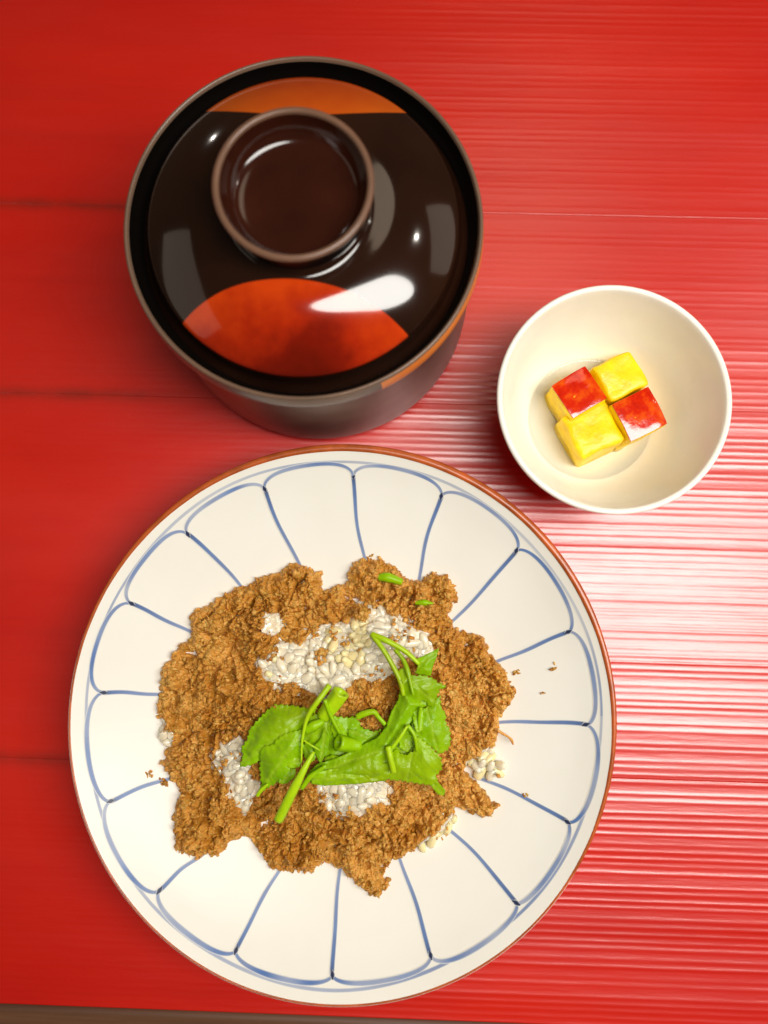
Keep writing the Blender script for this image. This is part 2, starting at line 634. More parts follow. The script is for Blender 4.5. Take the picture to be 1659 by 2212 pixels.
# iron-brown rim: brushed over the lip, broader along the far right side
seg = 260
aa = np.linspace(0, 2 * np.pi, seg, endpoint=False)
wid = 0.035 + 0.075 * np.clip(np.cos(aa - R(65)), -0.3, 1) + 0.012 * vnoise(aa * 14, aa * 0, 3)
wid = np.maximum(wid, 0.02)
rows = []
for t in np.linspace(0, 1, 9):
    th = -0.45 * np.pi + t * np.pi * 1.05
    rr = 10.09 + wid * 0.45 - (wid * 0.75 + 0.02) * np.sin(-th)
    rr = 10.11 + (wid + 0.03) * np.sin(th)
    zz = 2.93 + 0.085 * np.cos(th)
    rows.append(np.stack([rr * np.cos(aa), rr * np.sin(aa), np.full(seg, zz)], -1))
V = np.stack(rows, 1).reshape(-1, 3)
obj('brown_rim', mesh('brown_rim', V, grid_faces(seg, 9, True)[:, ::-1], M_IRON), plate)

dots_px = [(763, 1028), (953, 1072), (1115, 1190), (1227, 1365), (1265, 1565), (1225, 1775), (1115, 1950), (930, 2063),
           (718, 2105), (510, 2052), (345, 1923), (240, 1730), (225, 1496), (285, 1304), (406, 1154), (572, 1057)]
inner_px = [(785, 1200), (905, 1245), (985, 1335), (1085, 1425), (1095, 1560), (1060, 1690), (970, 1790), (870, 1870),
            (733, 1890), (603, 1880), (430, 1850), (385, 1675), (345, 1500), (405, 1362), (525, 1272), (650, 1225)]


def on_plate(px, py):
    z = 1.5
    for _ in range(12):
        x, y = unproj(px, py, z)
        z = float(pz(math.hypot(x - PX, y - PY)))
    return x - PX, y - PY


dots = [on_plate(*p) for p in dots_px]
inner = [on_plate(*p) for p in inner_px]
LV, LF, LI, LD = [], [], [], []


def ribbon(P, width, ink, dark):
    """soft-edged brush line lying on the glaze; P (n,2), width/ink/dark per point"""
    P = np.asarray(P)
    T = np.gradient(P, axis=0)
    T /= np.linalg.norm(T, axis=1)[:, None] + 1e-9
    Nn = np.c_[-T[:, 1], T[:, 0]]
    prof = [(-1, 0.0), (-0.62, 0.95), (0, 1.0), (0.62, 0.95), (1, 0.0)]
    base = len(LV) and sum(len(v) for v in LV)
    vv = []
    for o_, a_ in prof:
        Q = P + Nn * (o_ * width / 2)[:, None]
        r = np.hypot(Q[:, 0], Q[:, 1])
        vv.append(np.c_[Q, pz(r) + 0.008 + LIFT[0]])
        LI.append(ink * a_)
        LD.append(dark * a_)
    LIFT[0] += 0.0006
    n = len(P)
    LV.append(np.vstack(vv))
    for j in range(4):
        for i in range(n - 1):
            LF.append((base + j * n + i, base + (j + 1) * n + i, base + (j + 1) * n + i + 1, base + j * n + i + 1))


LIFT = [0.0]
# outer ring line, faint and uneven
t = np.linspace(0, 2 * np.pi, 400)
rr = 9.66 + 0.05 * np.sin(t * 3 + 1) + 0.03 * np.sin(t * 7)
ribbon(np.c_[rr * np.cos(t), rr * np.sin(t)], 0.09 + 0.04 * vnoise(t * 4, t * 0, 9), 0.35 + 0.45 * vnoise(t * 3, t * 0, 12), t * 0)
n = len(dots)
for i in range(n):
    p, q = np.array(dots[i]), np.array(dots[(i + 1) % n])
    a0, a1 = math.atan2(p[1], p[0]), math.atan2(q[1], q[0])
    while a1 > a0:
        a1 -= 2 * math.pi
    s = np.linspace(0, 1, 44)
    r0, r1 = np.hypot(*p), np.hypot(*q)
    base_r = r0 + (r1 - r0) * s
    top = 9.60 + 0.08 * random.uniform(-1, 1)
    ex1 = random.uniform(2.4, 3.2)
    rise = (1 - np.abs(2 * s - 1) ** ex1) ** (1 / 1.9)
    r = base_r + (top - base_r) * rise
    # the arch swings out at both shoulders
    an = a0 + (a1 - a0) * (s - 0.035 * np.sin(2 * np.pi * s))
    P = np.c_[r * np.cos(an), r * np.sin(an)]
    wv = 0.115 + 0.05 * np.sin(np.pi * s) * random.uniform(0.6, 1.2) + 0.02 * vnoise(s * 6, s * 0, i)
    ribbon(P, wv, 0.55 + 0.45 * vnoise(s * 5, s * 0, 30 + i), 0.35 * np.exp(-s / 0.03))
    # straight line towards the centre
    k = np.array(inner[i])
    s = np.linspace(0, 1, 34)
    d = k - p
    end = p + d * 1.25
    nrm = np.array([-d[1], d[0]]) / np.hypot(*d)
    bow = random.uniform(-0.10, 0.10)
    P = p + np.outer(s, end - p) + np.outer(bow * np.sin(np.pi * s * 1.3) + 0.02 * np.sin(s * 9 + i), nrm)
    ribbon(P, 0.185 - 0.05 * s + 0.02 * vnoise(s * 7, s * 0, 60 + i), 0.95 - 0.20 * s, 0.85 * np.exp(-s / 0.045) + 0.12 * (1 - s))
    # brush dot at the joint
    s = np.linspace(0, 1, 8)
    ee = -d / np.hypot(*d)
    P = p + np.outer((s - 0.5) * 0.26, ee + 0.5 * nrm * random.uniform(-1, 1))
    ribbon(P, 0.20 * np.sin(np.pi * np.clip(s, 0.12, 0.88)), np.full(8, 1.0), np.full(8, 1.0))
obj('painted_petals', mesh('painted_petals', np.vstack(LV), np.array(LF), M_BLUE,
                           attrs={'ink': np.clip(np.concatenate(LI), 0, 1), 'dark': np.clip(np.concatenate(LD), 0, 1)}), plate)

# ------------------------------------------------------------------ covered soup bowl
BS = 0.9635
BX, BY = -3.16 * BS, 12.62 * BS
bowl = thing('soup_bowl', (BX, BY, 0), 'tall dark lacquer soup bowl with brown rim, behind the plate and under its lid', 'bowl')
prof = smooth_profile([(6.28, 7.36), (6.33, 7.2), (6.38, 7.0), (6.38, 6.75), (6.26, 6.58), (6.08, 6.5), (6.06, 6.0), (6.12, 5.0), (6.22, 3.6), (6.30, 2.4), (6.34, 1.4), (6.30, 0.8), (6.1, 0.42),
                       (5.5, 0.22), (5.3, 0.18), (5.2, 0.03), (5.0, 0.0), (4.8, 0.05), (4.6, 0.4), (0.001, 0.5)], 6)
bowl.scale = (BS, BS, BS)
V, F = lathe(prof, 180)
obj('bowl_body', mesh('bowl_body', V, F[:, ::-1], M_BOWL), bowl)
prof = smooth_profile([(6.14, 6.22), (6.19, 6.31), (6.25, 6.33), (6.31, 6.28), (6.31, 6.22), (6.26, 6.16)], 5)
prof[:, 1] += 1.16
V, F = lathe(prof, 180)
obj('rim', mesh('rim', V, F[:, ::-1], M_BRIM), bowl)
prof = smooth_profile([(6.11, 6.24), (6.04, 5.95), (5.85, 5.5), (5.6, 4.8), (5.4, 3.5), (4.8, 2.0), (3.5, 1.2), (0.001, 1.0)], 5)
prof[:, 1] += 1.16
V, F = lathe(prof, 160)
obj('bowl_inside', mesh('bowl_inside', V, F, M_BLACK), bowl)

lid = thing('bowl_lid', (BX, BY, (5.9 + 1.16) * BS), 'black lacquer lid with orange painted crescents and a ring knob, on the soup bowl', 'lid')
L0 = 5.9
lid.scale = (BS, BS, BS)
prof = smooth_profile([(6.02, 5.30 - L0), (5.85, 5.50 - L0), (5.62, 5.8 - L0), (5.53, 6.12 - L0), (5.46, 6.33 - L0), (5.27, 6.50 - L0),
                       (4.7, 6.87 - L0), (4.2, 7.13 - L0), (3.7, 7.33 - L0), (3.2, 7.46 - L0), (2.75, 7.52 - L0), (2.45, 7.58 - L0), (2.30, 7.72 - L0), (2.0, 7.8 - L0)], 6)
V, F = lathe(prof, 180)
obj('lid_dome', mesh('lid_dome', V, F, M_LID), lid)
prof = smooth_profile([(2.29, 7.66 - L0), (2.32, 7.95 - L0), (2.40, 8.45 - L0), (2.50, 8.82 - L0), (2.54, 8.90 - L0)], 5)
V, F = lathe(prof, 140)
obj('knob_wall', mesh('knob_wall', V, F, M_BLACK), lid)
prof = smooth_profile([(2.52, 8.80 - L0), (2.57, 8.88 - L0), (2.53, 8.96 - L0), (2.45, 8.99 - L0), (2.37, 8.96 - L0), (2.33, 8.86 - L0)], 5)
V, F = lathe(prof, 140)
obj('knob_ring', mesh('knob_ring', V, F, M_RING), lid)
M_DISH = plain('dark_brown_lacquer', (0.030, 0.0065, 0.003), 0.12, 0.5, coat=0.3, var=0.2)
prof = smooth_profile([(2.335, 8.88 - L0), (2.24, 8.55 - L0), (2.10, 8.28 - L0), (1.95, 8.12 - L0), (1.6, 8.04 - L0), (0.8, 8.01 - L0), (0.001, 8.0 - L0)], 6)
V, F = lathe(prof, 140)
obj('knob_dish', mesh('knob_dish', V, F, M_DISH), lid)

# ------------------------------------------------------------------ small bowl with diced vegetable
SX, SY = 7.92, 6.72
small = thing('small_bowl', (SX, SY, 0), 'small deep ivory porcelain bowl holding four diced pieces, right of the lidded bowl', 'bowl')
inner_p = smooth_profile([(0.001, 1.05), (1.0, 1.08), (1.9, 1.28), (2.6, 1.75), (3.15, 2.5), (3.55, 3.4), (3.82, 4.3), (3.97, 4.88),
                          (4.05, 4.99), (4.14, 5.0), (4.20, 4.92), (4.16, 4.7), (3.95, 3.8), (3.6, 2.7), (3.0, 1.7), (2.3, 1.0), (2.0, 0.75),
                          (1.95, 0.1), (1.85, 0.0), (1.7, 0.05), (1.65, 0.6), (0.001, 0.65)], 6)
V, F = lathe(inner_p, 160)
obj('bowl_body', mesh('bowl_body', V, F[:, ::-1], M_WHITE), small)
_bi = inner_p[:40]
LZ = 1.62
lr = float(np.interp(LZ, _bi[:, 1], _bi[:, 0]))
a_ = np.linspace(0, 2 * np.pi, 90, endpoint=False)
prof = np.array([(0.001, LZ), (1.5, LZ), (lr - 0.22, LZ), (lr - 0.07, LZ + 0.008), (lr - 0.01, LZ + 0.02), (lr + 0.03, LZ + 0.04)])
V, F = lathe(prof, 120)
br = thing('broth', (SX, SY, 0), 'shallow pool of clear pale broth in the bottom of the small ivory bowl', 'broth')
obj('broth_surface', mesh('broth_surface', V, F[:, ::-1], M_BROTH), br)


def rounded_block(sx, sy, sz, nseg, rad, wob, seed, flare=0.0):
    """block with rounded edges and slightly knife-cut uneven faces, base at z=0"""
    g = np.linspace(-1, 1, nseg)
    V, F = [], []
    for ax in range(3):
        for sg in (-1, 1):
            U, W = np.meshgrid(g, g, indexing='ij')
            P = np.zeros(U.shape + (3,))
            P[..., ax] = sg
            P[..., (ax + 1) % 3] = U
            P[..., (ax + 2) % 3] = W
            f = grid_faces(nseg, nseg)
            if sg < 0:
                f = f[:, ::-1]
            F.append(f + len(V) * nseg * nseg)
            V.append(P.reshape(-1, 3))
    V = np.vstack(V)
    F = np.vstack(F)
    half = np.array([sx, sy, sz]) / 2
    Q = V * half
    inn = np.clip(Q, -(half - rad), half - rad)
    d = Q - inn
    ln = np.linalg.norm(d, axis=1, keepdims=True)
    Q = inn + d / np.maximum(ln, 1e-9) * np.minimum(ln, rad)
    nn = np.c_[vnoise(Q[:, 1] * 1.6, Q[:, 2] * 1.6, seed), vnoise(Q[:, 0] * 1.6, Q[:, 2] * 1.6, seed + 3),
               vnoise(Q[:, 0] * 1.6, Q[:, 1] * 1.6, seed + 6)] - 0.5
    Q = Q + nn * wob
    Q[:, :2] *= (1 + flare * (0.5 - Q[:, 2:3] / sz))
    Q[:, 2] += sz / 2
    return Q, F


def z2(x, y):
    return (1850 + x * 0.70766) * 0.54861, (1050 + y * 0.70766) * 0.54861


cubes = [  # zoom px centre of the top face, top z, size, tilt, skin?
    ((622, 703), 2.98, (1.56, 1.56, 1.75), 31, (-0.05, -0.03), True, 'yellow cube with a plain bright red skin top, leftmost in the small bowl'),
    ((838, 607), 2.80, (1.70, 1.56, 1.62), 27, (0.0, 0.03), False, 'yellow cube without skin, the farther from the plate of two plain ones'),
    ((928, 812), 3.00, (1.66, 1.64, 1.72), 27, (0.055, 0.06), True, 'yellow cube with a mottled red skin top, rightmost in the small bowl'),
    ((700, 905), 2.72, (1.86, 1.86, 1.60), 26, (-0.05, -0.04), False, 'large plain yellow cube without skin, nearest the plate in the small bowl'),
]
for k, ((zx, zy), tz, sz, rz, tl, skin, lab) in enumerate(cubes):
    px, py = z2(zx, zy)
    x, y = unproj(px, py, tz)
    c = thing('vegetable_cube', (x, y, tz - sz[2]), lab, 'vegetable cube', 'diced vegetable cubes in the small bowl')
    c.rotation_euler = (tl[0], tl[1], R(rz))
    V, F = rounded_block(*sz, 16, 0.10 if skin else 0.16, 0.12, 5 + k * 4, 0.10)
    if skin:
        V[:, 2] -= 0.05
    obj('flesh', mesh('flesh', V, F, M_YEL), c)
    if skin:
        V, F = rounded_block(sz[0] * 0.985, sz[1] * 0.985, 0.09, 12, 0.04, 0.03, 50 + k)
        # skin bows gently over the flesh
        V[:, 2] += 0.03 * (1 - (V[:, 0] ** 2 + V[:, 1] ** 2) / 0.7)
        V[:, 2] += sz[2] - 0.075
        obj('skin', mesh('skin', V, F, M_SKIN), c)

# ------------------------------------------------------------------ food heap
TOP_PX = [(785, 1203), (830, 1215), (865, 1237), (885, 1258), (912, 1250), (935, 1236), (975, 1252), (988, 1290), (972, 1330), (985, 1362), (1015, 1372),
          (1052, 1378), (1060, 1412), (1095, 1450), (1110, 1500), (1085, 1545), (1078, 1592), (1050, 1640), (1015, 1650), (1005, 1672),
          (1035, 1700), (1078, 1740), (1050, 1765), (990, 1752), (965, 1795), (915, 1825), (870, 1852), (820, 1876), (836, 1905),
          (826, 1928), (797, 1933), (762, 1905), (742, 1885), (700, 1868), (672, 1890), (640, 1882), (590, 1872), (555, 1840), (525, 1808),
          (480, 1835), (430, 1848), (390, 1820), (376, 1760), (390, 1705), (352, 1645), (366, 1600), (345, 1540), (352, 1490),
          (346, 1455), (375, 1415), (410, 1380), (418, 1320), (470, 1293), (530, 1268), (595, 1237), (640, 1213), (690, 1238),
          (697, 1278), (742, 1262), (762, 1215)]
RICE_PX = {
    'main': [(555, 1432), (600, 1398), (650, 1392), (690, 1358), (740, 1350), (790, 1318), (855, 1330), (882, 1362), (925, 1375), (935, 1412),
             (870, 1432), (820, 1470), (760, 1475), (705, 1510), (662, 1485), (610, 1472), (560, 1462)],
    'front': [(686, 1690), (832, 1688), (828, 1742), (772, 1768), (700, 1762)],
    'left': [(462, 1632), (520, 1592), (548, 1640), (560, 1700), (530, 1748), (492, 1720), (488, 1672)],
    'right': [(1010, 1650), (1055, 1620), (1082, 1650), (1085, 1672), (1040, 1680)],
    'lowright': [(905, 1835), (950, 1795), (978, 1768), (975, 1792), (940, 1825), (912, 1848)],
    'spot': [(570, 1330), (600, 1330), (602, 1360), (572, 1362)],
    'leftedge': [(352, 1555), (372, 1570), (372, 1600), (354, 1592)],
}
ZT = 1.9
TOP = unproj_np(TOP_PX, 1.55)
RICE = {k: unproj_np(v, 2.3 if k in ('main', 'front') else 1.6) for k, v in RICE_PX.items()}
mn, mx = TOP.min(0) - 0.4, TOP.max(0) + 0.4
STEP = 0.024
gx = np.arange(mn[0], mx[0], STEP)
gy = np.arange(mn[1], mx[1], STEP)
GX, GY = np.meshgrid(gx, gy, indexing='ij')


def rice_sd(x, y):
    s = np.full(np.shape(x), -9.0)
    for p in RICE.values():
        s = np.maximum(s, poly_sd(x, y, p))
    return s


def base_height(x, y, d):
    """smooth body of the heap above the plate"""
    r = np.hypot(x - PX, y - PY)
    dd = np.clip(d, 0, None)
    e = np.sqrt(np.clip(1 - (1 - np.clip(dd / 0.55, 0, 1)) ** 2, 0, 1))
    return pz(r) + 0.50 * e + 1.05 * sstep(0.2, 4.6, dd) + 0.35 * (fbm(x * 0.45, y * 0.45, 21) - 0.5) * sstep(0, 1.5, dd)


sd0 = poly_sd(GX, GY, TOP)
wx = GX + 0.30 * (fbm(GX * 2.6, GY * 2.6, 1) - 0.5)
wy = GY + 0.30 * (fbm(GX * 2.6, GY * 2.6, 2) - 0.5)
f1a, f2a = worley(wx * 1.15, wy * 1.15, 1)
f1b, f2b = worley(wx * 2.9, wy * 2.9, 2)
f1c, f2c = worley(wx * 6.5 + 0.3 * vnoise(GX * 9, GY * 9, 5), wy * 6.5, 3)
f1d, f2d = worley(GX * 14, GY * 14, 4)
sd = sd0 + 0.30 * (fbm(GX * 1.8, GY * 1.8, 7) - 0.5) + 0.16 * (0.5 - f1b) + 0.10 * (0.5 - f1c)
rsd = rice_sd(GX, GY) + 0.25 * (fbm(GX * 2.2, GY * 2.2, 8) - 0.5) + 0.10 * (f1c - 0.5)
H = base_height(GX, GY, sd)
edge = sstep(0.0, 0.5, sd)
clump = sstep(0.35, 0.75, fbm(GX * 0.6, GY * 0.6, 14))
crev = np.exp(-((f2b - f1b) / 0.10) ** 2) * 0.16 + np.exp(-((f2a - f1a) / 0.05) ** 2) * 0.18
pits = sstep(0.74, 0.86, vnoise(GX * 2.3, GY * 2.3, 17)) * 0.34
cr = np.abs(fbm(GX * 0.55, GY * 0.55, 31) - 0.5)
pits = pits + np.exp(-(cr / 0.014) ** 2) * 0.42 * sstep(0.35, 0.6, vnoise(GX * 0.8, GY * 0.8, 33))
smo = 0.45 + 0.75 * sstep(0.35, 0.65, fbm(GX * 0.8, GY * 0.8, 35))
H += edge * (0.62 * (0.55 - f1a) + (0.20 + 0.16 * clump) * (0.6 - f1b) * smo + 0.15 * (0.55 - f1c) * smo + 0.085 * (0.5 - f1d))
H -= edge * (crev * smo + pits)
ang = 3.0 * fbm(GX * 0.5, GY * 0.5, 41)
ca, sa = np.cos(ang), np.sin(ang)
fib = np.abs(fbm((GX * ca + GY * sa) * 2.6 + 9, (GY * ca - GX * sa) * 8.5, 19) - 0.5)
H += edge * 0.26 * (0.13 - fib)
fib2 = np.abs(fbm((GX * sa + GY * ca) * 5.0, (GY * sa - GX * ca) * 13.0 + 5, 29) - 0.5)
H += edge * 0.12 * (0.13 - fib2)
H -= 0.55 * sstep(-0.15, 0.35, rsd)


def h_at(x, y):
    i = np.clip(((np.asarray(x) - mn[0]) / STEP).astype(int), 0, len(gx) - 1)
    j = np.clip(((np.asarray(y) - mn[1]) / STEP).astype(int), 0, len(gy) - 1)
    return H[i, j]


def grid_mesh(Hm, keep, tone):
    V = np.stack([GX, GY, Hm], -1).reshape(-1, 3)
    F = grid_faces(len(gx), len(gy))
    k = keep.ravel()
    F = F[k[F].all(1)]
    used = np.zeros(len(V), bool)
    used[F.ravel()] = True
    idx = np.cumsum(used) - 1
    return V[used], idx[F], tone.ravel()[used]


# a drop in the outline: the skirt vertices fall to the plate
RR = np.hypot(GX - PX, GY - PY)
Hk = np.where(sd > 0.0, H, pz(RR) - 0.02)
tone = 0.5 + 0.5 * (fbm(GX * 3, GY * 3, 23) - 0.5) - 0.25 * f1c + 0.1
V, F, tn = grid_mesh(Hk, (sd > -0.03) & (rsd < 0.30), tone)
ORG = np.array([PX, PY, 0.8])
heap = thing('minced_topping', ORG, 'heap of crumbly golden brown mince spread over the rice on the plate', 'minced topping')
o = obj('mince_layer', mesh('mince_layer', V - ORG, F, M_TOP, attrs={'tone': tn}), heap)
o['kind'] = 'stuff'

# --- ragged crumbs and fibres over the heap
phi = (1 + 5 ** 0.5) / 2
ICO = np.array([(-1, phi, 0), (1, phi, 0), (-1, -phi, 0), (1, -phi, 0), (0, -1, phi), (0, 1, phi), (0, -1, -phi), (0, 1, -phi),
                (phi, 0, -1), (phi, 0, 1), (-phi, 0, -1), (-phi, 0, 1)]) / math.hypot(1, phi)
ICF = np.array([(0, 11, 5), (0, 5, 1), (0, 1, 7), (0, 7, 10), (0, 10, 11), (1, 5, 9), (5, 11, 4), (11, 10, 2), (10, 7, 6), (7, 1, 8),
                (3, 9, 4), (3, 4, 2), (3, 2, 6), (3, 6, 8), (3, 8, 9), (4, 9, 5), (2, 4, 11), (6, 2, 10), (8, 6, 7), (9, 8, 1)])


def rand_rot(n, rng, flat=1.0):
    yaw = rng.uniform(0, 2 * np.pi, n)
    tx = rng.normal(0, flat, n)
    ty = rng.normal(0, flat, n)
    cz, sz = np.cos(yaw), np.sin(yaw)
    cx, sx = np.cos(tx), np.sin(tx)
    cy, sy = np.cos(ty), np.sin(ty)
    Z = np.zeros((n, 3, 3)); Xm = np.zeros((n, 3, 3)); Ym = np.zeros((n, 3, 3))
    Z[:, 0, 0] = cz; Z[:, 0, 1] = -sz; Z[:, 1, 0] = sz; Z[:, 1, 1] = cz; Z[:, 2, 2] = 1
    Xm[:, 0, 0] = 1; Xm[:, 1, 1] = cx; Xm[:, 1, 2] = -sx; Xm[:, 2, 1] = sx; Xm[:, 2, 2] = cx
    Ym[:, 1, 1] = 1; Ym[:, 0, 0] = cy; Ym[:, 0, 2] = sy; Ym[:, 2, 0] = -sy; Ym[:, 2, 2] = cy
    return Xm @ Ym @ Z


def shards(P, size, aspect, rng, flat=0.8):
    n = len(P)
    S = ICO[None] * (1 + rng.uniform(-0.38, 0.38, (n, 12, 1)))
    S = S * (size[:, None] * aspect)[:, None, :]
    Rm = rand_rot(n, rng, flat)
    S = np.einsum('nij,nkj->nki', Rm, S) + P[:, None, :]
    F = (ICF[None] + (np.arange(n) * 12)[:, None, None]).reshape(-1, 3)
    return S.reshape(-1, 3), F, np.repeat(rng.uniform(0, 1, n), 12)


def scatter(n, rng, lo=0.02, rmax=0.05):
    out = []
    while sum(len(o) for o in out) < n:
        p = rng.uniform(mn, mx, (n, 2))
        i = ((p[:, 0] - mn[0]) / STEP).astype(int).clip(0, len(gx) - 1)
        j = ((p[:, 1] - mn[1]) / STEP).astype(int).clip(0, len(gy) - 1)
        out.append(p[(sd[i, j] > lo) & (rsd[i, j] < rmax)])
    return np.vstack(out)[:n]


rng = np.random.default_rng(21)
VS, FS, TS, off = [], [], [], 0
for n, s0, s1, asp, lift, flat in ((7000, 0.018, 0.036, (1.2, 0.9, 0.7), -0.004, 0.8), (3600, 0.05, 0.12, (1.3, 0.8, 0.30), -0.018, 0.30),
                                   (4200, 0.04, 0.11, (1.3, 0.18, 0.18), 0.004, 0.25)):
    p = scatter(n, rng)
    s = rng.uniform(s0, s1, n)
    a3 = np.array(asp)[None] * rng.uniform(0.7, 1.3, (n, 3))
    P = np.c_[p, h_at(p[:, 0], p[:, 1]) + lift]
    v, f, t_ = shards(P, s, a3, rng, flat)
    VS.append(v); FS.append(f + off); TS.append(t_)
    off += len(v)
# few crumbs scattered over the bare rice
p = rng.uniform(mn, mx, (6000, 2))
q = rice_sd(p[:, 0], p[:, 1])
clus = vnoise(p[:, 0] * 1.6, p[:, 1] * 1.6, 77)
p = p[(q > 0.0) & (q < 0.9) & (clus > 0.70)][:260]
P = np.c_[p, h_at(p[:, 0], p[:, 1]) + 0.62]
v, f, t_ = shards(P, rng.uniform(0.04, 0.10, len(P)), np.array([[1.2, 0.9, 0.5]]) * np.ones((len(P), 3)), rng, 0.8)
VS.append(v); FS.append(f + off); TS.append(t_)
o = obj('mince_crumb', mesh('mince_crumb', np.vstack(VS) - ORG, np.vstack(FS), M_TOP, smooth=True, attrs={'tone': np.concatenate(TS)}), heap)
o['kind'] = 'stuff'
# one long curled strand hanging out on the right


def tube(path, rad, seg=10, cap=True, hollow=0.0):
    """tapered tube through path (n,3); rad per point; hollow>0 leaves an open end with that inner share"""
    P = smooth_profile(path, 6) if len(path) > 2 else np.linspace(path[0], path[1], 10)
    P = np.asarray(P)
    rad = np.interp(np.linspace(0, 1, len(P)), np.linspace(0, 1, len(rad)), rad)
    T = np.gradient(P, axis=0)
    T /= np.linalg.norm(T, axis=1)[:, None]
    up = np.array([0, 0, 1.0])
    A = np.cross(T, up)
    bad = np.linalg.norm(A, axis=1) < 1e-3
    A[bad] = (1, 0, 0)
    A /= np.linalg.norm(A, axis=1)[:, None]
    B = np.cross(A, T)
    a = np.linspace(0, 2 * np.pi, seg, endpoint=False)
    rings = [P[:, None] + rad[:, None, None] * (np.cos(a)[None, :, None] * A[:, None] + np.sin(a)[None, :, None] * B[:, None])]
    V = rings[0]
    rib = 1 + 0.05 * np.cos(a * 5)[None, :, None]
    V = P[:, None] + (V - P[:, None]) * rib
    rows = [V[i] for i in range(len(P))]
    first = []
    if hollow > 0:
        for k, (fr, dp) in enumerate(((hollow + (1 - hollow) * 0.45, -0.02), (hollow, 0.03), (hollow * 0.92, 0.22))):
            first.insert(0, P[0] + (V[0] - P[0]) * fr + T[0] * dp)
        first.insert(0, P[0] + (V[0] - P[0]) * 0.02 + T[0] * 0.25)
    elif cap:
        first = [P[0] + (V[0] - P[0]) * 0.02 - T[0] * rad[0] * 0.15, P[0] + (V[0] - P[0]) * 0.8 - T[0] * rad[0] * 0.12]
    last = [P[-1] + (V[-1] - P[-1]) * 0.8 + T[-1] * rad[-1] * 0.12, P[-1] + (V[-1] - P[-1]) * 0.02 + T[-1] * rad[-1] * 0.15] if cap else []
    rows = first + rows + last
    n = len(rows)
    V = np.stack(rows, 1).reshape(-1, 3)          # u = around, v = along
    return V, grid_faces(seg, n, True)


pts = [(1075, 1578), (1088, 1586), (1098, 1592), (1106, 1600), (1110, 1610)]
W = unproj_np(pts, 1.9)
path = np.c_[W, [1.85, 1.9, 1.85, 1.8, 1.75]]
V, F = tube(path, [0.06, 0.05, 0.04, 0.06, 0.03], 8)
obj('mince_strand', mesh('mince_strand', V - ORG, F, M_TOP, attrs={'tone': np.full(len(V), 0.7)}), heap)

# --- rice bed and grains
rice = thing('rice', ORG, 'mound of glossy white cooked rice showing through the brown mince on the plate', 'rice')
bed_h = base_height(GX, GY, sd0 + 0.05) + 0.01 + 0.12 * (0.5 - f1b) + 0.05 * (0.5 - f1c)
kb = (sd0 > 0.03) & (rice_sd(GX, GY) > -0.45)
bed_h = np.where(rice_sd(GX, GY) > -0.1, bed_h, bed_h - 0.3)
V, F, tn = grid_mesh(bed_h, kb, tone)
o = obj('rice_bed', mesh('rice_bed', V - ORG, F, M_RICE), rice)
o['kind'] = 'stuff'


def grain_mesh(seed, mat):
    r = np.random.default_rng(seed)
    nu, nv = 10, 9
    th = np.linspace(0, np.pi, nv)
    a = np.linspace(0, 2 * np.pi, nu, endpoint=False)
    L, Wd, Hh = r.uniform(0.29, 0.36), r.uniform(0.16, 0.195), r.uniform(0.135, 0.16)
    X = L * np.cos(th)
    rr = np.sin(th) ** 0.72 * (1 + r.uniform(-0.14, 0.14) * np.cos(th))
    V = np.stack([np.tile(X, (nu, 1)), np.outer(np.cos(a), rr) * Wd, np.outer(np.sin(a), rr) * Hh], -1)
    V[..., 1] += r.uniform(-0.05, 0.05) * (1 - (V[..., 0] / L) ** 2) * 1.5
    V += 0.009 * r.normal(size=V.shape) * (np.sin(th)[None, :, None] > 0.2)
    return mesh('rice_grain', V.reshape(-1, 3), grid_faces(nu, nv, True)[:, ::-1], mat)


GR = [grain_mesh(s, M_RICE) for s in range(6)]
GRY = [grain_mesh(s + 20, M_RICEY) for s in range(3)]
rg = random.Random(9)
yc = [unproj(755, 1385, 2.3), unproj(1050, 1650, 1.6), unproj(590, 1440, 2.2)]
count = 0
placed = []
for key, nmax, mind in (('main', 150, 0.235), ('front', 44, 0.235), ('left', 40, 0.24), ('right', 12, 0.22), ('lowright', 5, 0.3), ('spot', 4, 0.22), ('leftedge', 4, 0.22)):
    poly = RICE[key]
    lo, hi = poly.min(0) - 0.15, poly.max(0) + 0.15
    k = 0
    loc = []
    for _ in range(6000):
        if k >= nmax:
            break
        x, y = rg.uniform(lo[0], hi[0]), rg.uniform(lo[1], hi[1])
        s = float(poly_sd(np.array([x]), np.array([y]), poly)[0])
        if s < 0.02:
            continue
        if any((x - a) ** 2 + (y - b) ** 2 < mind ** 2 for a, b in loc):
            continue
        loc.append((x, y))
        dd = float(poly_sd(np.array([x]), np.array([y]), TOP)[0])
        z = float(base_height(np.array([x]), np.array([y]), np.array([max(dd, 0.25)]))[0])
        z += -0.13 - (0.10 if key in ('right', 'lowright', 'leftedge') else 0) + 0.15 * min(s, 0.6) / 0.6 + rg.uniform(-0.09, 0.08)
        yel = (math.hypot(x - yc[0][0], y - yc[0][1]) < 0.95 and rg.random() < 0.72) or (key in ('right', 'lowright') and rg.random() < 0.7) \
            or (math.hypot(x - yc[2][0], y - yc[2][1]) < 0.6 and rg.random() < 0.35)
        me = rg.choice(GRY if yel else GR)
        g_ = obj('rice_grain', me, rice, (x - ORG[0], y - ORG[1], z - ORG[2]),
                 (rg.uniform(-0.4, 0.4), rg.gauss(0, 0.5), rg.uniform(0, math.pi)))
        sc = rg.uniform(0.9, 1.15)
        g_.scale = (sc, sc, sc)
        k += 1
    count += k
print('rice grains', count)

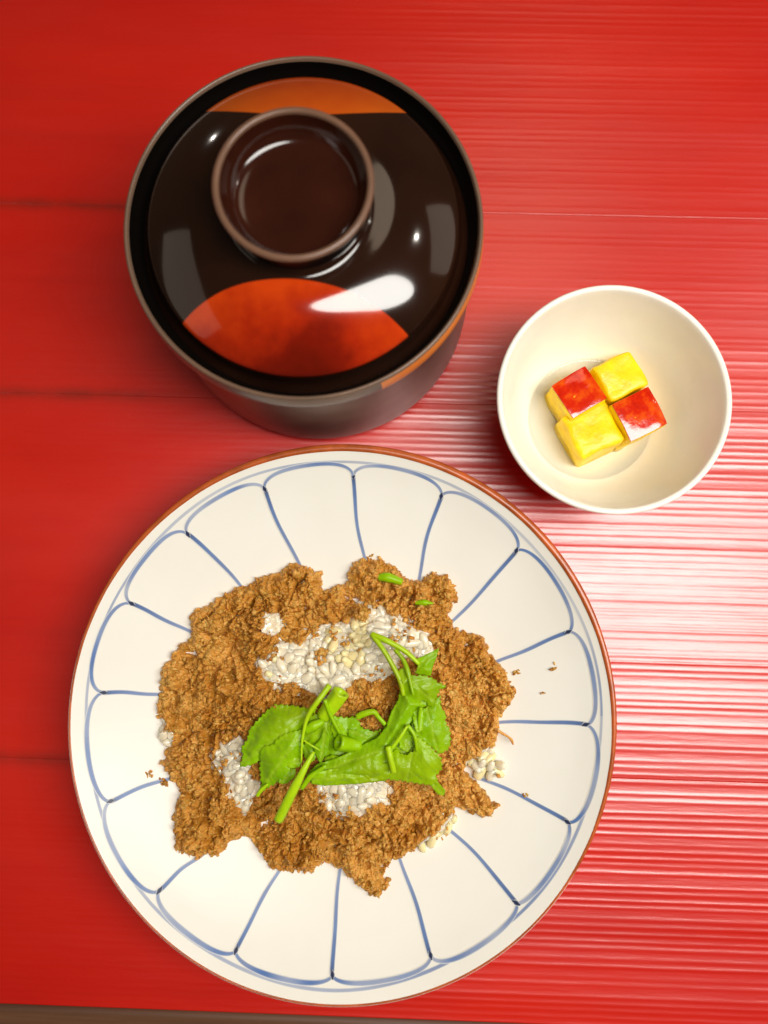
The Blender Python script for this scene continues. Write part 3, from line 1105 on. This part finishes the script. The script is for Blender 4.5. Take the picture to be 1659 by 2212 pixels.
# --- brown lumps lying on the bare rice
lump_px = [(686, 1428, 0.46, 'brown mince lump lying on the middle of the bare rice, left of the herb leaves'),
           (782, 1415, 0.20, 'small brown mince crumb on the bare rice beside the green stem loop'),
           (778, 1328, 0.34, 'rounded brown mince lump at the upper edge of the bare rice')]
for px, py, rad, lab in lump_px:
    x, y = unproj(px, py, 2.75)
    n = int(130 * rad / 0.4)
    d = rng.normal(size=(n, 3))
    d /= np.linalg.norm(d, axis=1)[:, None]
    P = d * rad * rng.uniform(0.55, 1.0, (n, 1)) * np.array([1.05, 0.9, 0.55])
    v, f, t_ = shards(P, rng.uniform(0.06, 0.13, n), np.array([[1.2, 0.9, 0.6]]) * np.ones((n, 3)), rng, 0.9)
    zz = float(base_height(np.array([x]), np.array([y]), np.array([2.0]))[0])
    o = obj('mince_lump', mesh('mince_lump', v, f, M_TOP, attrs={'tone': t_}), None, (x, y, zz + 0.22))
    o['label'] = lab
    o['category'] = 'mince lump'
    o['group'] = 'loose mince on the bare rice'

# --- loose crumbs on the bare glaze
for px, py, s, lab in ((1117, 1452, 0.09, 'tiny brown crumb on the bare right side of the plate, nearest the heap'),
                       (1195, 1441, 0.10, 'tiny reddish brown crumb high on the bare right side of the plate'),
                       (1174, 1497, 0.05, 'speck of brown crumb on the right side of the plate above the level blue line'),
                       (1135, 1719, 0.07, 'dark purplish crumb on the blue line at the lower right of the plate'),
                       (324, 1670, 0.09, 'small brown crumb on the left side of the plate, outermost of two'),
                       (353, 1689, 0.13, 'ragged brown crumb on the left side of the plate on the blue line'),
                       (803, 1199, 0.06, 'speck of brown crumb just above the top edge of the heap')):
    x, y = on_plate(px, py)
    z = float(pz(math.hypot(x, y)))
    n = 9
    P = rng.normal(size=(n, 3)) * s * np.array([0.8, 0.6, 0.15]) + np.array([0, 0, s * 0.4])
    v, f, t_ = shards(P, rng.uniform(0.5, 0.9, n) * s, np.array([[1.2, 0.6, 0.4]]) * np.ones((n, 3)), rng, 0.4)
    o = obj('loose_crumb', mesh('loose_crumb', v, f, M_TOP, attrs={'tone': t_}), None, (x + PX, y + PY, z))
    o['label'] = lab
    o['category'] = 'crumb'
    o['group'] = 'loose crumbs on the plate'


# ------------------------------------------------------------------ herb garnish
def z4(P):
    P = np.asarray(P, float)
    return np.c_[466.3 + 0.3307 * P[:, 0], 1316.6 + 0.3307 * P[:, 1]]


GO = np.array([*unproj(770, 1600, 2.9), 2.7])
herb = thing('herb_garnish', GO, 'bright green serrated herb leaves with cut hollow stems laid on the mince and rice', 'herb garnish')


def leaf(outline, rib, z0, dz=(0, 0), bulge=0.18, fold=0.0, mat=None, serr=0.085, seed=0, wrinkle=0.07, curl=0.10):
    O = unproj_np(z4(outline), z0)
    # serrated margin
    pts = []
    n = len(O)
    ctr = O.mean(0)
    per = 0
    for i in range(n):
        a, b = O[i], O[(i + 1) % n]
        L = np.hypot(*(b - a))
        m = max(2, int(L / 0.045))
        nrm = np.array([(b - a)[1], -(b - a)[0]]) / (L + 1e-9)
        if np.dot(nrm, (a + b) / 2 - ctr) < 0:
            nrm = -nrm
        for k in range(m):
            t = k / m
            ph = ((per + t * L) / 0.21) % 1.0
            pts.append(a + (b - a) * t + nrm * serr * (ph - 0.5) * (1 if L > 0.25 else 0.3))
        per += L
    B = np.array(pts)
    lo, hi = B.min(0), B.max(0)
    s = 0.052
    X, Y = np.meshgrid(np.arange(lo[0], hi[0], s), np.arange(lo[1], hi[1], s), indexing='ij')
    X = X + 0.3 * s * (np.arange(X.shape[1]) % 2)[None]
    X, Y = X.ravel(), Y.ravel()
    inn = poly_sd(X, Y, B) > s * 0.55
    I = np.c_[X[inn], Y[inn]]
    allp = np.vstack([B, I])
    nb = len(B)
    res = delaunay_2d_cdt([Vector(p) for p in allp], [(i, (i + 1) % nb) for i in range(nb)], [list(range(nb))], 1, 1e-5)
    V2 = np.array([tuple(v) for v in res[0]])
    F = [tuple(f) for f in res[2]]
    # midrib frame
    ra, rb = unproj_np(z4(rib), z0)
    L = np.hypot(*(rb - ra))
    e = (rb - ra) / L
    nn = np.array([-e[1], e[0]])
    u = (V2 - ra) @ e
    v = (V2 - ra) @ nn
    wv = v + 0.05 * (vnoise(u * 2.5, u * 0, seed) - 0.5)
    dist = poly_sd(V2[:, 0], V2[:, 1], B).clip(0)
    side = (u - 0.75 * np.abs(wv) + 0.02 * seed) / 0.36
    sv = np.abs(side - np.round(side)) * 0.36
    main_v = np.exp(-(wv / 0.040) ** 2) * (u < L * 1.02)
    side_v = np.exp(-(sv / 0.026) ** 2) * 0.55 * sstep(-0.05, 0.15, dist)
    side2 = (u + 0.9 * np.abs(wv)) / 0.17
    sv2 = np.abs(side2 - np.round(side2)) * 0.17
    vein = np.clip(main_v + side_v + 0.18 * np.exp(-(sv2 / 0.02) ** 2), 0, 1)
    z = z0 + dz[0] * (u / L - 0.5) + dz[1] * v
    z = z + bulge * sstep(0, 0.55, dist) + fold * np.abs(v)
    z = z + wrinkle * 2 * (fbm(V2[:, 0] * 1.5, V2[:, 1] * 1.5, seed + 3) - 0.5) + wrinkle * 0.8 * (fbm(V2[:, 0] * 4.2, V2[:, 1] * 4.2, seed + 5) - 0.5)
    z = z + curl * (1 - sstep(0, 0.30, dist)) * 2 * (vnoise(V2[:, 0] * 1.3, V2[:, 1] * 1.3, seed + 9) - 0.6)
    z = z - 0.040 * main_v - 0.040 * side_v
    V = np.c_[V2, z] - GO
    me = mesh('leaf', V, F, mat or M_LEAF, attrs={'vein': vein * 0.75})
    o = obj('leaf', me, herb)
    sol = o.modifiers.new('thickness', 'SOLIDIFY')
    sol.thickness = 0.014 * CM
    sol.offset = 0
    return o


leaf([(145, 1035), (172, 965), (160, 910), (205, 840), (216, 785), (262, 735), (300, 690), (345, 650), (385, 618), (460, 624), (540, 630),
      (600, 640), (640, 610), (665, 640), (600, 740), (575, 860), (500, 900), (400, 930), (320, 960), (270, 1000), (235, 1015), (185, 1030)],
     [(620, 650), (160, 1015)], 2.78, (-0.35, 0.0), 0.22, mat=M_LEAF, seed=1)
leaf([(285, 930), (310, 895), (370, 880), (430, 818), (500, 790), (560, 780), (580, 880), (560, 960), (500, 1010), (470, 1075), (400, 1135),
      (350, 1160), (310, 1190), (270, 1222), (272, 1190), (290, 1150), (280, 1060)],
     [(560, 800), (275, 1210)], 2.95, (-0.40, 0.05), 0.20, mat=M_LEAF, seed=4)
leaf([(690, 860), (700, 760), (760, 690), (840, 705), (920, 700), (950, 770), (1030, 800), (1080, 780), (1050, 850), (960, 900), (900, 930), (800, 960),
      (740, 1000), (700, 940)],
     [(720, 880), (1060, 800)], 2.72, (0, 0), 0.10, mat=M_LEAF, seed=6, wrinkle=0.10)
leaf([(620, 700), (720, 640), (760, 740), (720, 860), (640, 900), (570, 860), (560, 780)],
     [(720, 650), (590, 860)], 2.76, (0, 0), 0.10, mat=M_LEAF2, seed=8)
leaf([(1270, 740), (1290, 640), (1340, 660), (1420, 600), (1465, 560), (1475, 650), (1505, 680), (1500, 730), (1532, 800), (1538, 860), (1518, 920),
      (1465, 948), (1400, 900), (1340, 850), (1290, 830)],
     [(1360, 560), (1450, 920)], 2.80, (-0.2, -0.1), 0.16, mat=M_LEAF, seed=10)
leaf([(1100, 760), (1200, 740), (1290, 780), (1310, 900), (1250, 960), (1150, 980), (1090, 900)],
     [(1110, 780), (1280, 940)], 2.70, (0, 0), 0.05, mat=M_LEAF, seed=11)
leaf([(1100, 1117), (1120, 1000), (1165, 915), (1230, 952), (1290, 922), (1300, 850), (1320, 825), (1370, 860), (1430, 920), (1470, 960), (1478, 1040),
      (1440, 1090), (1448, 1140), (1400, 1152), (1250, 1132)],
     [(1300, 830), (1250, 1130)], 2.98, (-0.25, 0.1), 0.18, mat=M_LEAF2, seed=14)
leaf([(620, 1140), (700, 1150), (800, 1148), (1000, 1128), (1110, 1115), (1150, 1040), (1140, 960), (1170, 880), (1250, 770), (1320, 660), (1400, 615),
      (1310, 560), (1240, 500), (1205, 500), (1190, 590), (1140, 680), (1110, 770), (1050, 840), (950, 885), (880, 930), (760, 980), (660, 1010), (590, 1085)],
     [(600, 1090), (1130, 900)], 3.02, (0.10, 0.0), 0.30, mat=M_LEAF, serr=0.02, seed=17, wrinkle=0.10)
leaf([(620, 1138), (640, 1060), (760, 1040), (900, 1040), (1050, 1010), (1130, 1000), (1130, 1080), (1090, 1116), (980, 1134), (800, 1150), (700, 1152)],
     [(640, 1110), (1120, 1060)], 3.20, (0.0, 0.15), 0.14, mat=M_LEAF2, serr=0.02, seed=19, wrinkle=0.12)
leaf([(1200, 430), (1250, 415), (1300, 430), (1345, 425), (1420, 450), (1460, 482), (1505, 500), (1500, 516), (1468, 522), (1448, 565), (1412, 652),
      (1360, 600), (1300, 612), (1255, 590), (1215, 530)],
     [(1240, 440), (1440, 610)], 3.22, (-0.2, 0.0), 0.16, mat=M_LEAF, seed=22)
leaf([(1308, 325), (1380, 292), (1458, 253), (1440, 320), (1420, 365), (1405, 437), (1350, 430), (1298, 418), (1320, 375)],
     [(1300, 400), (1440, 275)], 3.10, (0.1, 0.1), 0.10, mat=M_LEAF, serr=0.015, seed=25)
leaf([(632, 900), (680, 850), (715, 755), (745, 820), (735, 900), (715, 950), (682, 1012), (650, 960)],
     [(720, 780), (680, 1000)], 3.02, (-0.1, 0.2), 0.08, mat=M_LEAF, serr=0.01, seed=28)
leaf([(425, 1015), (500, 962), (565, 975), (548, 1030), (490, 1042)],
     [(430, 1015), (560, 985)], 3.10, (0, 0), 0.06, mat=M_LEAF2, serr=0.01, seed=30)
leaf([(1405, 1150), (1440, 1110), (1470, 1150), (1503, 1192), (1490, 1227), (1450, 1212), (1425, 1180)],
     [(1420, 1140), (1485, 1215)], 2.90, (-0.2, 0), 0.06, mat=M_LEAF, serr=0.01, seed=33)


# small leaflets layered in the middle of the bunch
for out, rb, z0, mt, sd_ in (
        ([(560, 900), (600, 860), (650, 880), (668, 930), (640, 990), (600, 1010), (575, 960)], [(570, 890), (640, 990)], 2.90, M_LEAF, 41),
        ([(770, 720), (830, 760), (860, 830), (820, 850), (770, 830), (745, 780)], [(770, 730), (830, 845)], 2.98, M_LEAF2, 43),
        ([(860, 780), (930, 790), (1000, 830), (960, 870), (900, 860), (865, 830)], [(865, 790), (990, 840)], 2.90, M_LEAF, 45),
        ([(1180, 800), (1230, 790), (1275, 830), (1290, 890), (1245, 930), (1200, 900)], [(1190, 800), (1270, 900)], 2.92, M_LEAF, 47),
        ([(1290, 640), (1340, 620), (1360, 700), (1350, 790), (1310, 800), (1285, 720)], [(1320, 630), (1330, 790)], 3.06, M_LEAF2, 49),
        ([(700, 985), (760, 950), (820, 975), (860, 960), (800, 1010), (740, 1030)], [(705, 990), (850, 965)], 3.0, M_LEAF2, 51),
        ([(1190, 400), (1225, 380), (1262, 400), (1270, 450), (1225, 480), (1195, 450)], [(1225, 385), (1230, 475)], 3.30, M_LEAF2, 53),
        ([(420, 1080), (470, 1040), (520, 1050), (515, 1095), (460, 1140), (415, 1130)], [(510, 1050), (425, 1125)], 2.86, M_LEAF, 55)):
    leaf(out, rb, z0, (0.2, -0.15), 0.08, mat=mt, serr=0.05, seed=sd_, curl=0.12)


def stem(path, rads, zs, mat=None, hollow=0.0, seg=12, name='stem'):
    rads = [r * (0.8 if hollow == 0 else 0.95) for r in rads]
    z = np.array(zs)
    Q = z4(path)
    W = np.vstack([unproj_np(Q[i:i + 1], z[i])[0] for i in range(len(Q))])
    V, F = tube(np.c_[W, z], rads, seg, True, hollow)
    F = F[:, ::-1]
    obj(name, mesh(name, V - GO, F, mat or M_STEM, attrs={'vein': np.zeros(len(V))}), herb)


stem([(408, 1375), (465, 1260), (520, 1150), (575, 1045), (640, 930)], [0.22, 0.23, 0.21, 0.15, 0.08], [3.05, 3.25, 3.40, 3.45, 3.35])
stem([(560, 1170), (620, 1090), (720, 1020)], [0.10, 0.13, 0.08], [3.15, 3.25, 3.30], M_LEAF2)
stem([(820, 540), (770, 610), (700, 700)], [0.34, 0.33, 0.28], [3.22, 3.08, 2.85], hollow=0.55, seg=20)
stem([(742, 495), (665, 600), (600, 700), (565, 850), (558, 1000)], [0.14, 0.13, 0.10, 0.06, 0.04], [3.25, 3.35, 3.30, 3.25, 3.20])
stem([(712, 590), (745, 680), (800, 790), (840, 850)], [0.10, 0.09, 0.08, 0.06], [3.45, 3.30, 3.15, 3.0], M_LEAF2)
stem([(800, 868), (860, 880), (940, 890)], [0.33, 0.30, 0.22], [3.30, 3.08, 2.92], M_LEAF2, hollow=0.5, seg=20)
stem([(590, 790), (640, 760), (700, 730)], [0.20, 0.24, 0.16], [3.05, 3.08, 3.0], M_LEAF2)
stem([(1018, 160), (1095, 265), (1165, 385), (1205, 470), (1225, 560)], [0.13, 0.12, 0.12, 0.12, 0.10], [3.25, 3.35, 3.35, 3.35, 3.30])
stem([(1018, 162), (1120, 205), (1240, 275), (1325, 355)], [0.14, 0.14, 0.12, 0.09], [3.25, 3.35, 3.32, 3.28])
stem([(1170, 260), (1225, 330), (1255, 410), (1290, 560)], [0.10, 0.10, 0.12, 0.06], [3.28, 3.32, 3.40, 3.48], M_LEAF2)
stem([(1125, 895), (1140, 970), (1162, 1062)], [0.14, 0.14, 0.14], [3.52, 3.50, 3.42])
stem([(1250, 762), (1205, 830), (1150, 905)], [0.06, 0.09, 0.09], [3.45, 3.45, 3.42])
stem([(1255, 755), (1300, 830), (1312, 930)], [0.08, 0.09, 0.05], [3.40, 3.38, 3.30], M_LEAF2)
stem([(925, 700), (970, 680), (1030, 668), (1060, 700), (1105, 750)], [0.15, 0.15, 0.13, 0.10, 0.10], [2.95, 3.02, 3.05, 3.0, 2.95], M_LEAF2)
stem([(575, 855), (620, 885), (680, 920)], [0.05, 0.05, 0.04], [3.25, 3.3, 3.2])
stem([(270, 1215), (300, 1175), (340, 1140)], [0.09, 0.09, 0.05], [2.85, 2.9, 2.95])
stem([(1340, 640), (1330, 700), (1325, 790)], [0.09, 0.08, 0.05], [3.25, 3.2, 3.1], M_LEAF2)

for (pts, rads, lab) in (([(818, 1247), (838, 1247), (868, 1257)], [0.14, 0.20, 0.13], 'short green stem piece poking out of the mince near the top edge of the heap'),
                         ([(898, 1303), (918, 1302), (938, 1306)], [0.07, 0.13, 0.06], 'small green leaf scrap tucked in a crevice of the mince at the upper right')):
    W = unproj_np(pts, 2.2)
    zc = float(h_at(W[1, 0], W[1, 1])) + 0.06
    V, F = tube(np.c_[W - W[1], [0.0, 0.06, 0.0]], rads, 12)
    o = obj('herb_scrap', mesh('herb_scrap', V, F[:, ::-1], M_LEAF2, attrs={'vein': np.zeros(len(V))}), None, (W[1, 0], W[1, 1], zc))
    o['label'] = lab
    o['category'] = 'herb scrap'
    o['group'] = 'green herb scraps in the mince'
